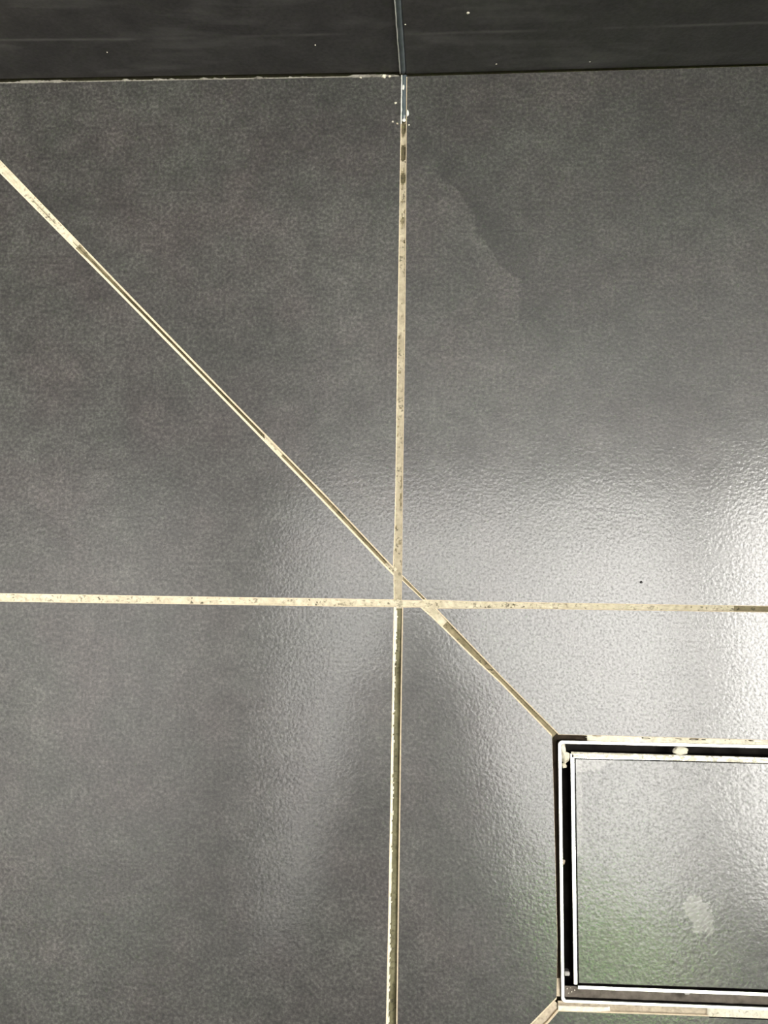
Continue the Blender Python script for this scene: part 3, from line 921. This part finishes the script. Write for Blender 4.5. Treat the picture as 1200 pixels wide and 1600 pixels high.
# hands: palm plus five separate fingers closing on the phone
for s, cx in ((-1, 0.001), (1, 0.001)):
    wx = (-0.066 if s < 0 else 0.062)
    wr = Vector((wx, -0.195, 0.668))
    side = cx + s * 0.051
    pal = Vector((side + s * 0.018, -0.118, 0.607))
    skin_part(bm, [(wr.x, wr.y, wr.z, 0.025), ((wr.x + pal.x) / 2, (wr.y + pal.y) / 2, (wr.z + pal.z) / 2, (0.024, 0.032)), (pal.x, pal.y, pal.z, (0.017, 0.034)), (pal.x, pal.y + 0.02, pal.z - 0.008, (0.013, 0.030))],
              [(0, 1), (1, 2), (2, 3)], 0)
    for k, ln in enumerate((0.9, 1.0, 0.95, 0.78)):
        y0 = pal.y + 0.034 - 0.0195 * k
        z0 = pal.z - 0.012 + 0.002 * k
        skin_part(bm, [(pal.x, y0 - 0.012, z0 + 0.006, 0.0095), (pal.x - s * 0.006 * ln, y0, z0 - 0.012 * ln, 0.0088), (pal.x - s * 0.028 * ln, y0 + 0.003, z0 - 0.019, 0.0078), (pal.x - s * 0.047 * ln, y0 + 0.004, z0 - 0.015, 0.0066)],
                  [(0, 1), (1, 2), (2, 3)], 0, 1)
    skin_part(bm, [(pal.x + s * 0.002, pal.y - 0.02, pal.z + 0.004, 0.012), (pal.x - s * 0.004, pal.y + 0.012, pal.z + 0.016, 0.0105), (pal.x - s * 0.024, pal.y + 0.034, pal.z + 0.014, 0.009), (pal.x - s * 0.036, pal.y + 0.048, pal.z + 0.009, 0.0075)],
              [(0, 1), (1, 2), (2, 3)], 0, 1)
on_person(bm_obj('body', bm, [M['skin']]))
# clothing follows the same skeleton, a little fuller
def fuller(idx, k, add):
    return [(*V[i][:3], tuple(a * k + add for a in (V[i][3] if isinstance(V[i][3], tuple) else (V[i][3],) * 2))) for i in idx]
bm = bmesh.new()
ids = [0, 1, 2, 3, 6, 7, 8, 9, 10, 11, 12, 13, 14, 15]
skin_part(bm, fuller(ids, 1.04, 0.012), [(0, 1), (1, 2), (2, 3), (3, 4), (4, 5), (5, 6), (6, 7), (7, 8), (3, 9), (9, 10), (10, 11), (11, 12), (12, 13)], 0)
on_person(bm_obj('jumper', bm, M['dark_cloth']))
bm = bmesh.new()
ids = [0, 16, 17, 18, 19, 22, 23, 24, 25]
skin_part(bm, fuller(ids, 1.03, 0.012), [(0, 1), (1, 2), (2, 3), (3, 4), (0, 5), (5, 6), (6, 7), (7, 8)], 0)
on_person(bm_obj('trousers', bm, M['denim']))
for a, b, c in ((19, 20, 21), (25, 26, 27)):
    bm = bmesh.new()
    skin_part(bm, fuller([a, b, c], 1.0, 0.011), [(0, 1), (1, 2)], 0)
    for v in bm.verts:
        v.co.z = max(v.co.z, 0.001)
    on_person(bm_obj('shoe', bm, M['shoe']))
hb = bmesh.new()
bmesh.ops.create_uvsphere(hb, u_segments=28, v_segments=20, radius=1.0)
for v in list(hb.verts):
    if v.co.y > 0.35 and v.co.z < 0.62 or v.co.z < -0.55:
        hb.verts.remove(v)
for v in hb.verts:
    x, y, z = v.co
    k = 1 + 0.05 * fbm(x * 3, y * 3, z * 3)
    v.co = hc + tilt @ Vector((x * 0.086 * k, y * 0.104 * k, z * 0.127 * k))
o = on_person(bm_obj('hair', hb, M['hair'], None, True))
sol = o.modifiers.new('thickness', 'SOLIDIFY')
sol.thickness = 0.008

# the phone, lens at its far right corner, where the picture was taken from
cam_m = Matrix.Translation(cam.location) @ cam.rotation_euler.to_matrix().to_4x4()
M['phone'] = plain('black_phone_glass', (0.012, 0.012, 0.013), 0.15, var=0.1)
M['phone_edge'] = plain('phone_metal', (0.12, 0.12, 0.12), 0.3, 0.9, var=0.1)
phone = empty('smartphone')
phone.matrix_world = cam_m @ Matrix.Translation((-0.027, -0.060, 0.008))
tag(phone, 'black smartphone held flat above the shower floor in both hands', 'phone')
def slab(name, w, h, r, z0, z1, mat, parent, cx=0, cy=0):
    pl = rounded(cx - w / 2, cx + w / 2, cy - h / 2, cy + h / 2, r, 6)
    n = len(pl)
    vs = [(x, y, z0) for x, y in pl] + [(x, y, z1) for x, y in pl]
    fs = [list(range(n))[::-1], list(range(n, 2 * n))] + [[i, (i + 1) % n, n + (i + 1) % n, n + i] for i in range(n)]
    return mesh_obj(name, vs, fs, mat, parent)
slab('phone_body', 0.073, 0.147, 0.010, -0.0035, 0.0035, M['phone'], phone)
slab('phone_band', 0.0738, 0.1478, 0.0104, -0.0018, 0.0018, M['phone_edge'], phone)
slab('screen', 0.067, 0.138, 0.006, 0.0035, 0.0038, M['phone'], phone)
slab('camera_bump', 0.024, 0.024, 0.006, -0.0048, -0.0035, M['phone'], phone, 0.0225, 0.0575)

# ------------------------------------------------------------------ garden beyond the openings
t = NT('leaf')
lc = t.noise(6.0, 2, 0.5)
colr = t.ramp(lc, [(0.3, (0.24, 0.47, 0.012)), (0.7, (0.40, 0.62, 0.03))])
t.set(Base_Color=colr, Roughness=0.45)
tr = t.n('ShaderNodeBsdfTranslucent')
t.l(t.mix(1.0, colr, (1.6, 1.6, 1.2), 'MULTIPLY'), tr.inputs['Color'])
mx = t.n('ShaderNodeMixShader')
mx.inputs[0].default_value = 0.75
t.l(t.p.outputs[0], mx.inputs[1]); t.l(tr.outputs[0], mx.inputs[2]); t.l(mx.outputs[0], t.out.inputs['Surface'])
M['leaf'] = t.m
M['bark'] = plain('bark', (0.09, 0.065, 0.045), 0.9, var=0.4, scale=30)
M['lawn'] = plain('lawn', (0.05, 0.09, 0.025), 0.95, var=0.4, scale=20)
struct(box_obj('ground', -6, 6, -7, 5, -0.12, -0.06, M['lawn']))

rng = random.Random(5)
tree = tag(empty('tree', (1.25, -2.75, -0.06)), 'leafy green tree leaning over the roof opening outside', 'tree')
def on_tree(o):
    o.parent = tree
    o.matrix_parent_inverse = Matrix.Translation((-1.25, 2.75, 0.06))
    return o
bm = bmesh.new()
skin_part(bm, [(1.25, -2.75, -0.06, 0.13), (1.22, -2.7, 0.9, 0.10), (1.15, -2.6, 1.9, 0.085), (1.0, -2.4, 2.9, 0.065), (0.8, -1.9, 3.35, 0.04), (0.58, -1.3, 3.3, 0.018),
               (1.3, -2.3, 3.7, 0.035), (1.35, -1.8, 4.1, 0.018), (0.5, -2.3, 3.7, 0.035), (0.1, -2.0, 4.0, 0.018)],
          [(0, 1), (1, 2), (2, 3), (3, 4), (4, 5), (3, 6), (6, 7), (3, 8), (8, 9)], 0, 1)
on_tree(bm_obj('trunk', bm, M['bark']))
vs, fs = [], []
for cx, cy, cz, R, n in ((0.29, -1.22, 3.2, 0.22, 190), (0.64, -1.28, 3.3, 0.22, 170), (0.95, -2.0, 3.6, 0.5, 420), (1.35, -1.9, 4.0, 0.5, 350), (0.2, -2.15, 3.9, 0.5, 380), (-0.4, -2.5, 3.9, 0.5, 260), (0.6, -2.6, 3.6, 0.6, 350)):
    for i in range(n):
        d = Vector((rng.gauss(0, 1), rng.gauss(0, 1), rng.gauss(0, 0.7 if n > 200 else 0.25)))
        d = d.normalized() * R * rng.random() ** 0.45
        c = Vector((cx, cy, cz)) + d
        a = Vector((rng.gauss(0, 1), rng.gauss(0, 1), rng.gauss(0, 0.5))).normalized()
        b = a.cross(Vector((rng.gauss(0, 0.4), rng.gauss(0, 0.4), 1))).normalized()
        L = 0.055 * rng.uniform(0.7, 1.3)
        k = len(vs)
        nrm = a.cross(b) * L * 0.12
        vs += [tuple(c - a * L), tuple(c - b * L * 0.45 + nrm), tuple(c + a * L), tuple(c + b * L * 0.45 + nrm)]
        fs += [[k, k + 1, k + 2], [k, k + 2, k + 3]]
o = on_tree(mesh_obj('foliage', vs, fs, M['leaf']))
o['kind'] = 'stuff'
